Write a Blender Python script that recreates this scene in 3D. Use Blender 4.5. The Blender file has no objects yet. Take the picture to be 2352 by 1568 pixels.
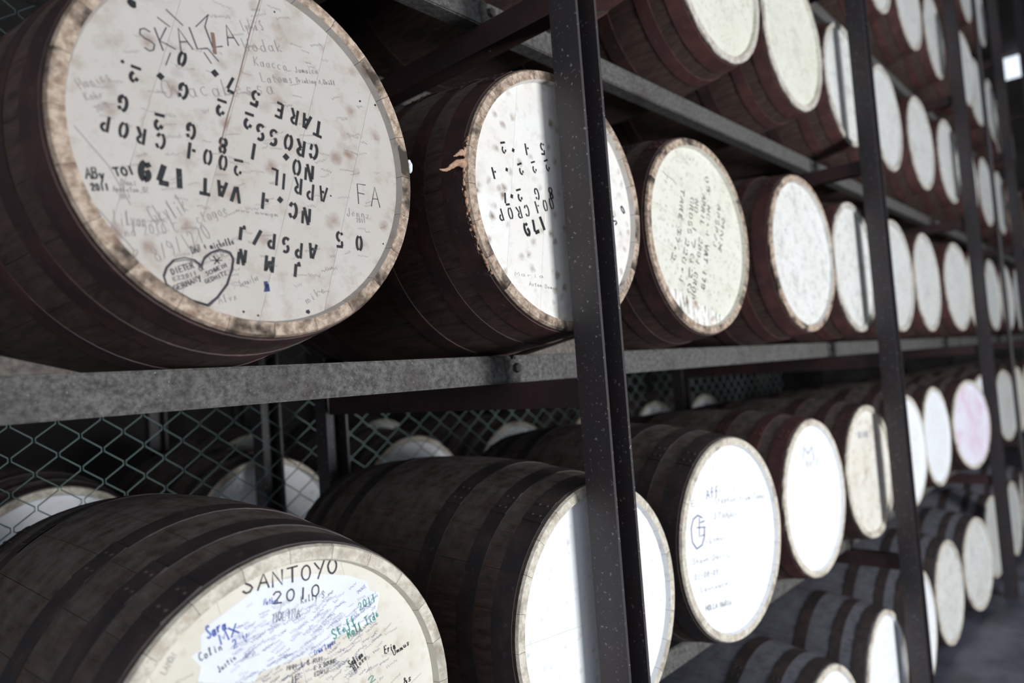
import bpy, bmesh, math, random
from mathutils import Vector, Matrix

# ------------------------------------------------------------------ camera, world, lights, exposure
ZC = 1.675                      # eye height above the floor
sc = bpy.context.scene
col = sc.collection
cam_d = bpy.data.cameras.new('camera'); cam = bpy.data.objects.new('camera', cam_d); col.objects.link(cam)
F_PX, YAW, PITCH, ROLL = 1620.0, math.radians(42.5345), math.radians(2.8269), math.radians(-4.185)
cam_d.sensor_width = 36.0; cam_d.lens = 36.0 * F_PX / 2352.0
cam_d.clip_start = 0.02; cam_d.clip_end = 200
fw = Vector((math.cos(YAW)*math.cos(PITCH), math.sin(YAW)*math.cos(PITCH), math.sin(PITCH)))
rt = Vector((math.sin(YAW), -math.cos(YAW), 0)); up = rt.cross(fw)
rt, up = math.cos(ROLL)*rt + math.sin(ROLL)*up, -math.sin(ROLL)*rt + math.cos(ROLL)*up
m = Matrix((rt, up, -fw)).transposed().to_4x4(); m.translation = (0, 0, ZC)
cam.matrix_world = m
cam_d.dof.use_dof = True; cam_d.dof.focus_distance = 1.28; cam_d.dof.aperture_fstop = 2.0
sc.camera = cam

w = bpy.data.worlds.new('sky'); sc.world = w; w.use_nodes = True
bg = w.node_tree.nodes['Background']; bg.inputs[0].default_value = (.80, .88, 1.0, 1); bg.inputs[1].default_value = 1.3
def area(name, loc, target, sx, sy, e, c):
    l = bpy.data.lights.new(name, 'AREA'); l.shape = 'RECTANGLE'; l.size = sx; l.size_y = sy; l.energy = e; l.color = c
    o = bpy.data.objects.new(name, l); col.objects.link(o); o.location = loc
    o.rotation_euler = (Vector(target) - Vector(loc)).to_track_quat('-Z', 'Y').to_euler(); return o
# daylight entering by the doorway in the wall across the aisle
area('door_daylight', (2.35, -4.75, 1.20), (2.35, 1, 1.15), 1.1, 2.3, 350, (.93, .97, 1.0))
sc.view_settings.view_transform = 'Standard'; sc.view_settings.look = 'None'
sc.view_settings.gamma = 1; sc.view_settings.use_curve_mapping = False
sc.view_settings.exposure = 0.0
sc.cycles.adaptive_threshold = .02; sc.cycles.max_bounces = 4; sc.cycles.diffuse_bounces = 2; sc.cycles.glossy_bounces = 1; sc.cycles.transmission_bounces = 0; sc.cycles.transparent_max_bounces = 2

# ------------------------------------------------------------------ materials
def nm(name):
    mt = bpy.data.materials.new(name); mt.use_nodes = True
    nt = mt.node_tree; b = nt.nodes['Principled BSDF']; return mt, nt, b
def N(nt, t, **k):
    n = nt.nodes.new(t)
    for a, v in k.items():
        if a.startswith('i_'): n.inputs[a[2:].replace('_', ' ')].default_value = v
        else: setattr(n, a, v)
    return n
def coords(nt, rnd=True, scale=(1, 1, 1)):
    tc = N(nt, 'ShaderNodeTexCoord'); mp = N(nt, 'ShaderNodeMapping'); mp.inputs['Scale'].default_value = scale
    nt.links.new(tc.outputs['Object'], mp.inputs['Vector'])
    if rnd:
        oi = N(nt, 'ShaderNodeObjectInfo'); ml = N(nt, 'ShaderNodeMath', operation='MULTIPLY'); ml.inputs[1].default_value = 37.0
        nt.links.new(oi.outputs['Random'], ml.inputs[0]); cb = N(nt, 'ShaderNodeCombineXYZ')
        for i in range(3): nt.links.new(ml.outputs[0], cb.inputs[i])
        nt.links.new(cb.outputs[0], mp.inputs['Location'])
    return mp.outputs['Vector']
def noise(nt, v, s, det=4, rough=.6):
    det = min(det, 4)
    n = N(nt, 'ShaderNodeTexNoise'); n.inputs['Scale'].default_value = s; n.inputs['Detail'].default_value = det; n.inputs['Roughness'].default_value = rough
    nt.links.new(v, n.inputs['Vector']); return n.outputs['Fac']
def ramp(nt, f, a, b, ca=(0, 0, 0, 1), cb=(1, 1, 1, 1)):
    r = N(nt, 'ShaderNodeValToRGB'); e = r.color_ramp.elements
    e[0].position = a; e[0].color = ca; e[1].position = b; e[1].color = cb
    nt.links.new(f, r.inputs[0]); return r.outputs[0]
def mix(nt, f, a, b, mode='MIX'):
    n = N(nt, 'ShaderNodeMix', data_type='RGBA', blend_type=mode)
    for s, v in ((0, f), (6, a), (7, b)):
        if isinstance(v, (int, float)): n.inputs[s].default_value = v
        elif isinstance(v, tuple): n.inputs[s].default_value = (*v, 1) if len(v) == 3 else v
        else: nt.links.new(v, n.inputs[s])
    return n.outputs[2]
def mul(nt, a, k):
    n = N(nt, 'ShaderNodeMath', operation='MULTIPLY'); nt.links.new(a, n.inputs[0])
    if isinstance(k, (int, float)): n.inputs[1].default_value = k
    else: nt.links.new(k, n.inputs[1])
    return n.outputs[0]
def finish(nt, b, colour, rough=.75, bump=None, strength=.3, dist=.002, spec=.3):
    nt.links.new(colour, b.inputs['Base Color']) if not isinstance(colour, tuple) else setattr(b.inputs['Base Color'], 'default_value', (*colour, 1))
    b.inputs['Roughness'].default_value = rough; b.inputs['Specular IOR Level'].default_value = spec
    if bump is not None:
        n = N(nt, 'ShaderNodeBump'); n.inputs['Strength'].default_value = strength; n.inputs['Distance'].default_value = dist
        nt.links.new(bump, n.inputs['Height']); nt.links.new(n.outputs[0], b.inputs['Normal'])

def mat_wood(name, dark, light, dust):
    mt, nt, b = nm(name); v = coords(nt, False, (9, 1.2, 9)); v2 = coords(nt, False)
    g = noise(nt, v, 9, 5, .7); big = noise(nt, v2, 4, 3)
    c = mix(nt, ramp(nt, g, .3, .72), dark, light)
    c = mix(nt, mul(nt, ramp(nt, big, .4, .75), .6), c, dark)
    # settled dust on faces that look up
    geo = N(nt, 'ShaderNodeNewGeometry'); sx = N(nt, 'ShaderNodeSeparateXYZ'); nt.links.new(geo.outputs['Normal'], sx.inputs[0])
    d = mul(nt, ramp(nt, sx.outputs[2], .25, .95), ramp(nt, noise(nt, v2, 30, 6), .3, .65))
    c = mix(nt, mul(nt, d, .65), c, dust)
    finish(nt, b, c, .8); return mt
def mat_hoop(name, base, rust):
    mt, nt, b = nm(name); v = coords(nt); n = noise(nt, v, 14, 6); n2 = noise(nt, v, 70, 5)
    c = mix(nt, ramp(nt, n, .45, .72), base, rust); c = mix(nt, mul(nt, ramp(nt, n2, .6, .75), .5), c, (.16, .13, .12))
    b.inputs['Metallic'].default_value = .15
    finish(nt, b, c, .62, None, 0, 0, .4); return mt
def mat_chime(name, light, mid, dark, amt):
    mt, nt, b = nm(name); v = coords(nt); n = noise(nt, v, 12, 4); n2 = noise(nt, v, 75, 5, .7)
    c = mix(nt, ramp(nt, n2, .38, .62), mid, light)
    c = mix(nt, mul(nt, ramp(nt, n, .5, .62), amt), c, dark)
    c = mix(nt, ramp(nt, noise(nt, v, 160, 4), .66, .72), c, dark)
    finish(nt, b, c, .85, n2, .5, .002); return mt
def mat_head(name, base, tint, grime, gr_amt, spot, sp_amt, sp_scale, pink=0):
    mt, nt, b = nm(name); v = coords(nt)
    c = mix(nt, ramp(nt, noise(nt, v, 5, 4), .35, .7), base, tint)
    g = noise(nt, v, 26, 6, .72)
    c = mix(nt, mul(nt, ramp(nt, g, .52, .78), gr_amt), c, grime)
    big = noise(nt, v, 9, 6, .65)
    c = mix(nt, mul(nt, ramp(nt, big, .56, .74), gr_amt * .8), c, grime)
    vo = N(nt, 'ShaderNodeTexVoronoi'); vo.inputs['Scale'].default_value = sp_scale; vo.inputs['Randomness'].default_value = 1
    dv = N(nt, 'ShaderNodeVectorMath', operation='ADD'); ns = N(nt, 'ShaderNodeTexNoise'); ns.inputs['Scale'].default_value = 60
    nt.links.new(v, ns.inputs['Vector']); sc_ = N(nt, 'ShaderNodeVectorMath', operation='SCALE'); sc_.inputs['Scale'].default_value = .012
    nt.links.new(ns.outputs['Color'], sc_.inputs[0]); nt.links.new(v, dv.inputs[0]); nt.links.new(sc_.outputs[0], dv.inputs[1]); nt.links.new(dv.outputs[0], vo.inputs['Vector'])
    s = mul(nt, ramp(nt, vo.outputs['Distance'], .06, .34, (1, 1, 1, 1), (0, 0, 0, 1)), ramp(nt, noise(nt, v, 18, 4), .38, .56))
    c = mix(nt, mul(nt, s, sp_amt), c, spot)
    fine = ramp(nt, noise(nt, v, 210, 4, .7), .64, .74)
    c = mix(nt, mul(nt, fine, min(1, gr_amt * .9)), c, spot)
    if pink: c = mix(nt, mul(nt, ramp(nt, noise(nt, v, 7, 3), .45, .7), pink), c, (.75, .42, .55))
    finish(nt, b, c, .6, None, 0, 0, .35); return mt
def mat_steel(name, base, red, speck, sp_amt):
    mt, nt, b = nm(name); v = coords(nt); n = noise(nt, v, 8, 6); n2 = noise(nt, v, 110, 4, .65)
    c = mix(nt, ramp(nt, n, .4, .7), base, red); c = mix(nt, mul(nt, ramp(nt, n2, .62, .72), sp_amt), c, speck)
    finish(nt, b, c, .5, None, 0, 0, .45); return mt
def mat_rail(name):
    mt, nt, b = nm(name); v = coords(nt); n = noise(nt, v, 90, 6, .75); n2 = noise(nt, v, 10, 4)
    c = mix(nt, ramp(nt, n, .35, .7), (.046, .042, .038), (.165, .158, .148)); c = mix(nt, mul(nt, ramp(nt, n2, .52, .7), .55), c, (.05, .038, .033))
    c = mix(nt, ramp(nt, noise(nt, v, 260, 3), .66, .73), c, (.36, .35, .33))
    finish(nt, b, c, .75, n, .4, .002); return mt
def mat_plain(name, c, rough=.7, var=.0, scale=6):
    mt, nt, b = nm(name)
    if var:
        v = coords(nt, False); n = noise(nt, v, scale, 6); cc = mix(nt, ramp(nt, n, .35, .7), tuple(x*(1-var) for x in c), tuple(x*(1+var) for x in c)); finish(nt, b, cc, rough)
    else: finish(nt, b, c, rough)
    return mt

M = {}
M['wood'] = mat_wood('aged_oak', (.042, .026, .021), (.125, .080, .062), (.21, .185, .17))
M['wood_skylit'] = mat_wood('skylit_oak', (.07, .065, .076), (.19, .182, .21), (.23, .226, .25))  # floor-row oak, bluish sky light mixed into its colour
M['hoop'] = mat_hoop('hoop_iron', (.050, .028, .027), (.11, .045, .038))
M['hoop_red'] = mat_hoop('hoop_red_oxide', (.085, .036, .035), (.15, .06, .05))
M['hoop_dark'] = mat_hoop('hoop_blackened', (.042, .034, .034), (.085, .055, .05))
M['chime_tan'] = mat_chime('chime_worn_tan', (.56, .44, .34), (.25, .17, .12), (.06, .045, .035), 1.0)
M['chime_cream'] = mat_chime('chime_cream_paint', (.72, .66, .56), (.50, .43, .34), (.16, .12, .09), .5)
M['chime_grey'] = mat_chime('chime_dull', (.62, .57, .50), (.42, .36, .30), (.14, .11, .09), .5)
M['h1'] = mat_head('paint_scuffed', (.525, .485, .445), (.48, .425, .375), (.30, .21, .145), .6, (.22, .12, .08), .8, 22)
M['h2'] = mat_head('paint_spotted', (.82, .79, .74), (.78, .72, .66), (.42, .33, .26), .4, (.26, .19, .14), 1.0, 30)
M['h3'] = mat_head('paint_yellowed', (.74, .715, .63), (.69, .665, .55), (.40, .37, .28), .55, (.26, .25, .18), .8, 60)
M['h4'] = mat_head('paint_mildewed', (.74, .725, .69), (.69, .675, .62), (.36, .345, .31), .95, (.24, .24, .21), .8, 60)
M['white'] = mat_head('paint_bright_white', (.90, .90, .91), (.87, .87, .87), (.62, .57, .52), .3, (.45, .40, .38), .5, 40)
M['c1'] = mat_head('paint_cream_written', (.77, .72, .625), (.70, .64, .54), (.53, .44, .33), .5, (.4, .3, .2), .35, 40)
M['c5'] = mat_head('paint_stained_cream', (.84, .81, .74), (.72, .66, .56), (.46, .37, .28), .9, (.35, .27, .2), .5, 30)
M['pink'] = mat_head('paint_pink_stained', (.86, .84, .90), (.84, .80, .88), (.6, .5, .55), .3, (.5, .4, .45), .4, 40, .55)
M['dull'] = mat_head('paint_dull_grey', (.66, .65, .62), (.60, .58, .54), (.36, .34, .31), .6, (.24, .22, .2), .8, 50)
M['raw'] = mat_head('bare_oak_head', (.10, .07, .055), (.08, .055, .045), (.04, .03, .025), .6, (.03, .02, .02), .5, 40)
def mat_peeled(name):
    mt, nt, b = nm(name); v = coords(nt, False, (14, 1, 1.6)); v2 = coords(nt, False)
    g = noise(nt, v, 7, 4, .7)
    c = mix(nt, ramp(nt, noise(nt, v2, 14, 4), .5, .62), (.80, .77, .70), (.36, .25, .17)); c = mix(nt, ramp(nt, g, .36, .46, (1, 1, 1, 1), (0, 0, 0, 1)), c, (.05, .04, .035))
    finish(nt, b, c, .85, g, .6, .003); return mt
M['peeled'] = mat_peeled('peeled_board')
M['steel'] = mat_steel('post_oxide_steel', (.036, .032, .034), (.044, .029, .031), (.42, .37, .37), .85)
M['beam'] = mat_steel('beam_oxide_steel', (.035, .020, .021), (.062, .026, .026), (.16, .13, .13), .4)
M['rail'] = mat_rail('weathered_grey_rail')
M['wire'] = mat_plain('green_coated_wire', (.15, .205, .195), .5)
M['wax'] = mat_chime('dried_wax', (.55, .36, .24), (.35, .20, .13), (.15, .08, .05), .4)
M['paper'] = mat_plain('pasted_paper', (.80, .815, .88), .75, .05, 14)
M['wedge'] = mat_wood('wedge_wood', (.05, .04, .035), (.22, .19, .16), (.25, .23, .2))
INK = {'black': (.012, .012, .014), 'blackpen': (.03, .025, .03), 'pen': (.07, .06, .07), 'pencil': (.34, .30, .28), 'blue': (.09, .13, .42), 'bluepen': (.12, .14, .28), 'green': (.05, .30, .22), 'ink': (.03, .04, .13), 'brown': (.20, .12, .08)}
for k, c in INK.items(): M['ink_' + k] = mat_plain('ink_' + k, c, .6)

# ------------------------------------------------------------------ helpers
def new_obj(name, mesh, parent=None, mats=()):
    o = bpy.data.objects.new(name, mesh); col.objects.link(o)
    if parent: o.parent = parent
    if mesh is not None and mats and not mesh.materials:
        for x in mats: mesh.materials.append(x)
    return o
def mesh_py(name, vs, fs, smooth=False, mi=None):
    me = bpy.data.meshes.new(name); me.from_pydata([tuple(v) for v in vs], [], fs); me.update()
    if smooth: me.polygons.foreach_set('use_smooth', [True] * len(me.polygons))
    if mi: me.polygons.foreach_set('material_index', mi)
    bm = bmesh.new(); bm.from_mesh(me); bmesh.ops.recalc_face_normals(bm, faces=bm.faces[:]); bm.to_mesh(me); bm.free()
    return me
def box_mesh(name, x0, x1, y0, y1, z0, z1, bev=0.0):
    bm = bmesh.new(); bmesh.ops.create_cube(bm, size=1)
    for v in bm.verts: v.co = Vector(((x0+x1)/2 + v.co.x*(x1-x0), (y0+y1)/2 + v.co.y*(y1-y0), (z0+z1)/2 + v.co.z*(z1-z0)))
    if bev: bmesh.ops.bevel(bm, geom=bm.edges[:], offset=bev, segments=2, affect='EDGES')
    me = bpy.data.meshes.new(name); bm.to_mesh(me); bm.free(); return me
def prism(name, poly, axis, a, b, bev=0.0):
    """extrude a 2D polygon along an axis: 'z' -> poly in xy, 'y' -> poly in xz, 'x' -> poly in yz"""
    f = {'z': lambda p, t: (p[0], p[1], t), 'y': lambda p, t: (p[0], t, p[1]), 'x': lambda p, t: (t, p[0], p[1])}[axis]
    n = len(poly); vs = [f(p, a) for p in poly] + [f(p, b) for p in poly]
    fs = [tuple(range(n)), tuple(range(2*n-1, n-1, -1))] + [(i, (i+1) % n, n + (i+1) % n, n + i) for i in range(n)]
    me = mesh_py(name, vs, fs)
    if bev:
        bm = bmesh.new(); bm.from_mesh(me); bmesh.ops.bevel(bm, geom=bm.edges[:], offset=bev, segments=1, affect='EDGES'); bm.to_mesh(me); bm.free()
    return me
def tag(o, label=None, cat=None, group=None, kind=None):
    if label: o['label'] = label
    if cat: o['category'] = cat
    if group: o['group'] = group
    if kind: o['kind'] = kind
    return o
def empty(name, loc, rz=0):
    o = bpy.data.objects.new(name, None); col.objects.link(o); o.location = loc; o.rotation_euler = (0, 0, rz); o.empty_display_size = .1; return o
def structure(name, me, mt):
    o = new_obj(name, me, None, (mt,)); o['kind'] = 'structure'; return o

# ------------------------------------------------------------------ the building
M['floor'] = mat_plain('concrete_floor', (.135, .135, .17), .5, .5, 3)  # concrete tone tinted with the blue of the sky light
M['wall'] = mat_plain('dark_wall', (.05, .043, .04), .9, .3, 2)
structure('floor', box_mesh('floor', -6, 13, -4.9, 6, -.2, 0), M['floor'])
structure('wall_back', box_mesh('wall_back', -6, 13, 6, 6.2, 0, 6), M['wall'])
structure('shade_wall_left', box_mesh('shade_wall_left', -2.6, -2.4, 2.2, 6, 0, 6), M['wall'])  # unseen wall added to keep open-end sky light off the area behind the fence
structure('ceiling', box_mesh('ceiling', -6, 13.2, -5, 6.2, 6, 6.15), M['wall'])
# wall across the aisle: doorway in the middle, unseen gap above added for fill light
wf = structure('wall_front', box_mesh('wall_front', -6, 1.5, -4.9, -4.7, 0, 2.6), M['wall'])
new_obj('wall_panel', box_mesh('wall_panel', 3.2, 13, -4.9, -4.7, 0, 2.6), wf, (M['wall'],))
new_obj('lintel', box_mesh('lintel', 1.5, 3.2, -4.9, -4.7, 2.4, 2.6), wf, (M['wall'],))
for x in (-4, 0, 4, 8, 12):
    new_obj('fill_gap_post', box_mesh('fill_gap_post', x-.1, x+.1, -4.9, -4.7, 2.6, 6.0), wf, (M['wall'],))  # posts across the added fill-light gap, out of view
# far wall with ventilation slots under the roof that show daylight
wr = structure('wall_right', box_mesh('wall_right', 13, 13.2, -5, 6.2, 0, 5.6), M['wall'])
rn = random.Random(3)
for i in range(7):
    new_obj('louvre', box_mesh('louvre', 12.95, 13.05, -5 + i*1.6, -5 + i*1.6 + 1.2, 5.6, 6.0), wr, (M['wall'],))

# ------------------------------------------------------------------ barrel geometry
RC, RB, LEN, REC = .28, .325, .88, .012
def rad(s): return RB - (RB - RC) * ((s - LEN/2) / (LEN/2))**2
SS = [0, .006] + [LEN * k / 14 for k in range(1, 14)] + [LEN - .006, LEN]
def ring_pt(r, s, a): return (r*math.sin(a), s, RB + r*math.cos(a))
NST = 24
def stave_mesh(nm_, k, wmul=1.0):
    """one stave, ready in place around the barrel axis"""
    da = 2*math.pi/NST; a0, a1 = k*da + .0012, (k+1)*da - .0012; na = 3
    A = [a0 + (a1-a0)*i/na for i in range(na+1)]
    vs, fs, mi = [], [], []
    def add(r, s, a): vs.append(ring_pt(r, s, a)); return len(vs)-1
    prof = [(rad(s) - (.002 if s in (0, LEN) else 0), s, 0) for s in SS]
    # close through the chime end, inner lip and inside
    inner = [(.2595, LEN), (.2535, LEN - REC - .010), (.300, LEN - .20), (.300, .20), (.2535, REC + .010), (.2595, 0)]
    loop = [(r, s) for r, s, _ in prof] + [(r, s) for r, s in inner]
    n = len(loop); grid = [[add(r, s, a) for a in A] for r, s in loop]
    no = len(prof)
    for i in range(n):
        j = (i+1) % n
        chime = (i >= no-2 and i <= no) or i == n-1 or i == 0 or i == n-2
        for q in range(na):
            fs.append((grid[i][q], grid[i][q+1], grid[j][q+1], grid[j][q])); mi.append(2 if i == n-2 else 1 if chime else 0)
    for e in (0, na):
        fs.append(tuple(g[e] for g in grid)); mi.append(0)
    me = mesh_py(nm_, vs, fs, False, mi)
    me.polygons.foreach_set('use_smooth', [True]*len(me.polygons)); nl = []
    for p in me.polygons:
        c = p.center; rr_ = Vector((c.x, 0, c.z - RB))
        outer = len(p.vertices) == 4 and p.material_index == 0 and rr_.normalized().dot(p.normal) > .7
        for li in p.loop_indices:
            v = me.vertices[me.loops[li].vertex_index].co
            if outer:
                d = Vector((v.x, 0, v.z - RB)).normalized(); slope = -2*(RB-RC)*(v.y - LEN/2)/(LEN/2)**2
                nl.append((d - Vector((0, slope, 0))).normalized())
            else: nl.append(p.normal.copy())
    me.normals_split_custom_set(nl)
    return me
def lathe(nm_, pts, n=72, mi=None, smooth=True, wob=None):
    vs, fs, m_ = [], [], []
    for k in range(n):
        a = 2*math.pi*k/n
        for j, (r, s) in enumerate(pts):
            d = wob(k, j) if wob else 0
            vs.append(ring_pt(r + d, s, a))
    L = len(pts)
    for k in range(n):
        for j in range(L-1):
            fs.append((k*L+j, k*L+j+1, ((k+1) % n)*L+j+1, ((k+1) % n)*L+j)); m_.append(mi[j] if mi else 0)
    return mesh_py(nm_, vs, fs, smooth, m_)
def body_mesh():
    pts = [(rad(s), s) for s in SS[1:-1]]
    # stave joints as shallow grooves: three columns per stave, the joint one sunk
    return lathe('body', pts, NST*4, wob=lambda k, j: -.0016 if k % 4 == 0 else 0)
def chime_mesh(front=True):
    f = (lambda s: s) if front else (lambda s: LEN - s)
    rr = random.Random(5)
    return lathe('chime', [(rad(.007), f(.007)), (rad(.002), f(.002)), (RC-.003, f(0)), (.2595, f(0)), (.2535, f(REC + .010))], 72, mi=[0, 0, 0, 1], smooth=False, wob=lambda k, j: rr.uniform(-.0012, .0012))
def disc_mesh(r, s, thick=.006, grooves=5, ang=.3):
    """head: thin cylinder cut into boards by fine grooves is too small to see here: rings for shading only"""
    n = 64; vs = [(0, s, RB), (0, s+thick, RB)]; fs = []
    for k in range(n): vs.append(ring_pt(r, s, 2*math.pi*k/n))
    for k in range(n): vs.append(ring_pt(r, s+thick, 2*math.pi*k/n))
    for k in range(n):
        q = (k+1) % n; fs += [(0, 2+q, 2+k), (1, 2+n+k, 2+n+q), (2+k, 2+q, 2+n+q, 2+n+k)]
    return mesh_py('head', vs, fs)
HOOPS = [(.013, .060), (.105, .145), (.235, .282), (LEN-.282, LEN-.235), (LEN-.145, LEN-.105), (LEN-.060, LEN-.013)]
def hoop_mesh(s0, s1):
    t = .0018
    pts = [(rad(s0)-.003, s0), (rad(s0)+t, s0), (rad(s0)*.5+rad(s1)*.5+t, (s0+s1)/2), (rad(s1)+t, s1), (rad(s1)-.003, s1)]
    me = lathe('hoop', pts, 72, smooth=False)
    bm = bmesh.new(); bm.from_mesh(me)
    # lap joint and two rivets
    for da in (-.05, .05):
        for ds in (.3, .7):
            s = s0 + (s1-s0)*ds; a = -.55 + da
            mt = Matrix.Translation(Vector(ring_pt(rad(s)+t, s, a))) @ Matrix.Diagonal((.005, .005, .003, 1))
            bmesh.ops.create_icosphere(bm, subdivisions=1, radius=1, matrix=mt)
    a0, a1 = -.66, -.44; q = []
    for (a, s) in ((a0, s0), (a1, s0), (a1, s1), (a0, s1)): q.append(bm.verts.new(ring_pt(rad(s)+t+.0022, s, a)))
    lo = []
    for (a, s) in ((a0, s0), (a1, s0), (a1, s1), (a0, s1)): lo.append(bm.verts.new(ring_pt(rad(s)+t-.002, s, a)))
    bm.faces.new(q)
    for i in range(4): bm.faces.new((q[i], q[(i+1) % 4], lo[(i+1) % 4], lo[i]))
    bmesh.ops.recalc_face_normals(bm, faces=bm.faces[:]); bm.to_mesh(me); bm.free(); return me
def copy_mesh(me, *mats):
    c = me.copy()
    for x in mats: c.materials.append(x)
    return c
def board_meshes(ang, cuts, r=.256, s=REC, t=.009):
    """head boards: strips of the disc, running along direction ang (radians, in the head plane)"""
    e = Vector((math.cos(ang), math.sin(ang))); nn = Vector((-math.sin(ang), math.cos(ang))); out = []
    for lo, hi in zip(cuts[:-1], cuts[1:]):
        lo_, hi_ = max(lo + .00018, -r), min(hi - .00018, r)
        al, ah = math.asin(max(-1, lo_/r)), math.asin(min(1, hi_/r)); poly = []
        for i in range(13): a = al + (ah-al)*i/12; poly.append(e*(r*math.cos(a)) + nn*(r*math.sin(a)))
        for i in range(13): a = ah + (al-ah)*i/12; poly.append(-e*(r*math.cos(a)) + nn*(r*math.sin(a)))
        cl = []
        for p in poly:
            if not cl or (p - cl[-1]).length > 1e-5: cl.append(p)
        if (cl[0]-cl[-1]).length < 1e-5: cl.pop()
        n = len(cl); vs = [(p.x, s, RB + p.y) for p in cl] + [(p.x, s+t, RB + p.y) for p in cl]
        fs = [tuple(range(n)), tuple(range(2*n-1, n-1, -1))] + [(i, (i+1) % n, n+(i+1) % n, n+i) for i in range(n)]
        out.append(mesh_py('head_board', vs, fs))
    return out

# ------------------------------------------------------------------ lettering
def arc(cx, cy, rx, ry, a, b, n=8): return [(cx + rx*math.cos(math.radians(a+(b-a)*i/n)), cy + ry*math.sin(math.radians(a+(b-a)*i/n))) for i in range(n+1)]
G = {
'A': [[(0, 0), (.5, 1), (1, 0)], [(.2, .38), (.8, .38)]], 'B': [[(0, 0), (0, 1), (.6, 1), (.85, .78), (.6, .54), (0, .54)], [(.6, .54), (.95, .28), (.65, 0), (0, 0)]],
'C': [arc(.55, .5, .5, .5, 50, 310)], 'D': [[(0, 0), (0, 1), (.5, .98), (.9, .7), (.92, .3), (.5, .02), (0, 0)]],
'E': [[(.9, 1), (0, 1), (0, 0), (.9, 0)], [(0, .52), (.7, .52)]], 'F': [[(.9, 1), (0, 1), (0, 0)], [(0, .52), (.7, .52)]],
'G': [arc(.52, .5, .48, .5, 50, 330) + [(.95, .45), (.6, .45)]], 'H': [[(0, 0), (0, 1)], [(1, 0), (1, 1)], [(0, .5), (1, .5)]], 'I': [[(.5, 0), (.5, 1)]],
'J': [[(.7, 1), (.7, .25), (.5, 0), (.2, .05), (.1, .25)]], 'K': [[(0, 0), (0, 1)], [(.9, 1), (.05, .45), (.95, 0)]], 'L': [[(0, 1), (0, 0), (.85, 0)]],
'M': [[(0, 0), (.1, 1), (.5, .35), (.9, 1), (1, 0)]], 'N': [[(0, 0), (0, 1), (.9, 0), (.9, 1)]], 'O': [arc(.5, .5, .46, .5, 90, 450, 14)],
'P': [[(0, 0), (0, 1), (.6, 1), (.9, .76), (.6, .5), (0, .5)]], 'R': [[(0, 0), (0, 1), (.6, 1), (.88, .77), (.6, .53), (0, .53)], [(.45, .53), (.95, 0)]],
'S': [[(.9, .85), (.6, 1), (.25, .95), (.1, .74), (.35, .56), (.7, .44), (.9, .24), (.65, .02), (.3, 0), (.05, .16)]], 'T': [[(0, 1), (1, 1)], [(.5, 1), (.5, 0)]],
'U': [[(0, 1), (.02, .25), (.3, 0), (.65, .02), (.9, .25), (.9, 1)]], 'V': [[(0, 1), (.5, 0), (1, 1)]], 'W': [[(0, 1), (.25, 0), (.5, .65), (.75, 0), (1, 1)]],
'X': [[(0, 1), (1, 0)], [(1, 1), (0, 0)]], 'Y': [[(0, 1), (.5, .5)], [(1, 1), (.35, -.15)]], 'Z': [[(0, 1), (.95, 1), (0, 0), (1, 0)]],
'0': [arc(.5, .5, .4, .5, 90, 450, 14)], '1': [[(.5, 0), (.5, 1)]], '2': [[(.08, .78), (.3, 1), (.68, .98), (.85, .74), (.6, .42), (.05, 0), (.95, 0)]],
'3': [[(.1, .9), (.5, 1), (.85, .78), (.45, .54), (.9, .28), (.5, 0), (.08, .12)]], '4': [[(.7, 0), (.7, 1), (.05, .32), (.98, .32)]],
'5': [[(.9, 1), (.2, 1), (.14, .56), (.6, .62), (.9, .35), (.6, .02), (.08, .08)]], '6': [[(.85, .9), (.5, 1), (.15, .65), (.12, .3), (.5, 0), (.88, .25), (.55, .52), (.14, .32)]],
'7': [[(.05, 1), (.92, 1), (.4, 0)]], '8': [arc(.5, .76, .32, .24, -90, 270, 12), arc(.5, .26, .4, .26, 90, 450, 12)], '9': [[(.86, .62), (.5, .45), (.15, .7), (.45, 1), (.85, .8), (.84, .4), (.45, 0), (.15, .1)]],
'.': [[(.45, .02), (.55, .08)]], ',': [[(.5, .1), (.4, -.12)]], '-': [[(.1, .5), (.9, .5)]], '/': [[(.1, 0), (.9, 1)]], '+': [[(.5, .2), (.5, .8)], [(.2, .5), (.8, .5)]],
'&': [[(.95, .05), (.25, .8), (.45, 1), (.65, .82), (.1, .35), (.3, 0), (.65, .05), (.9, .45)]],
}
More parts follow.
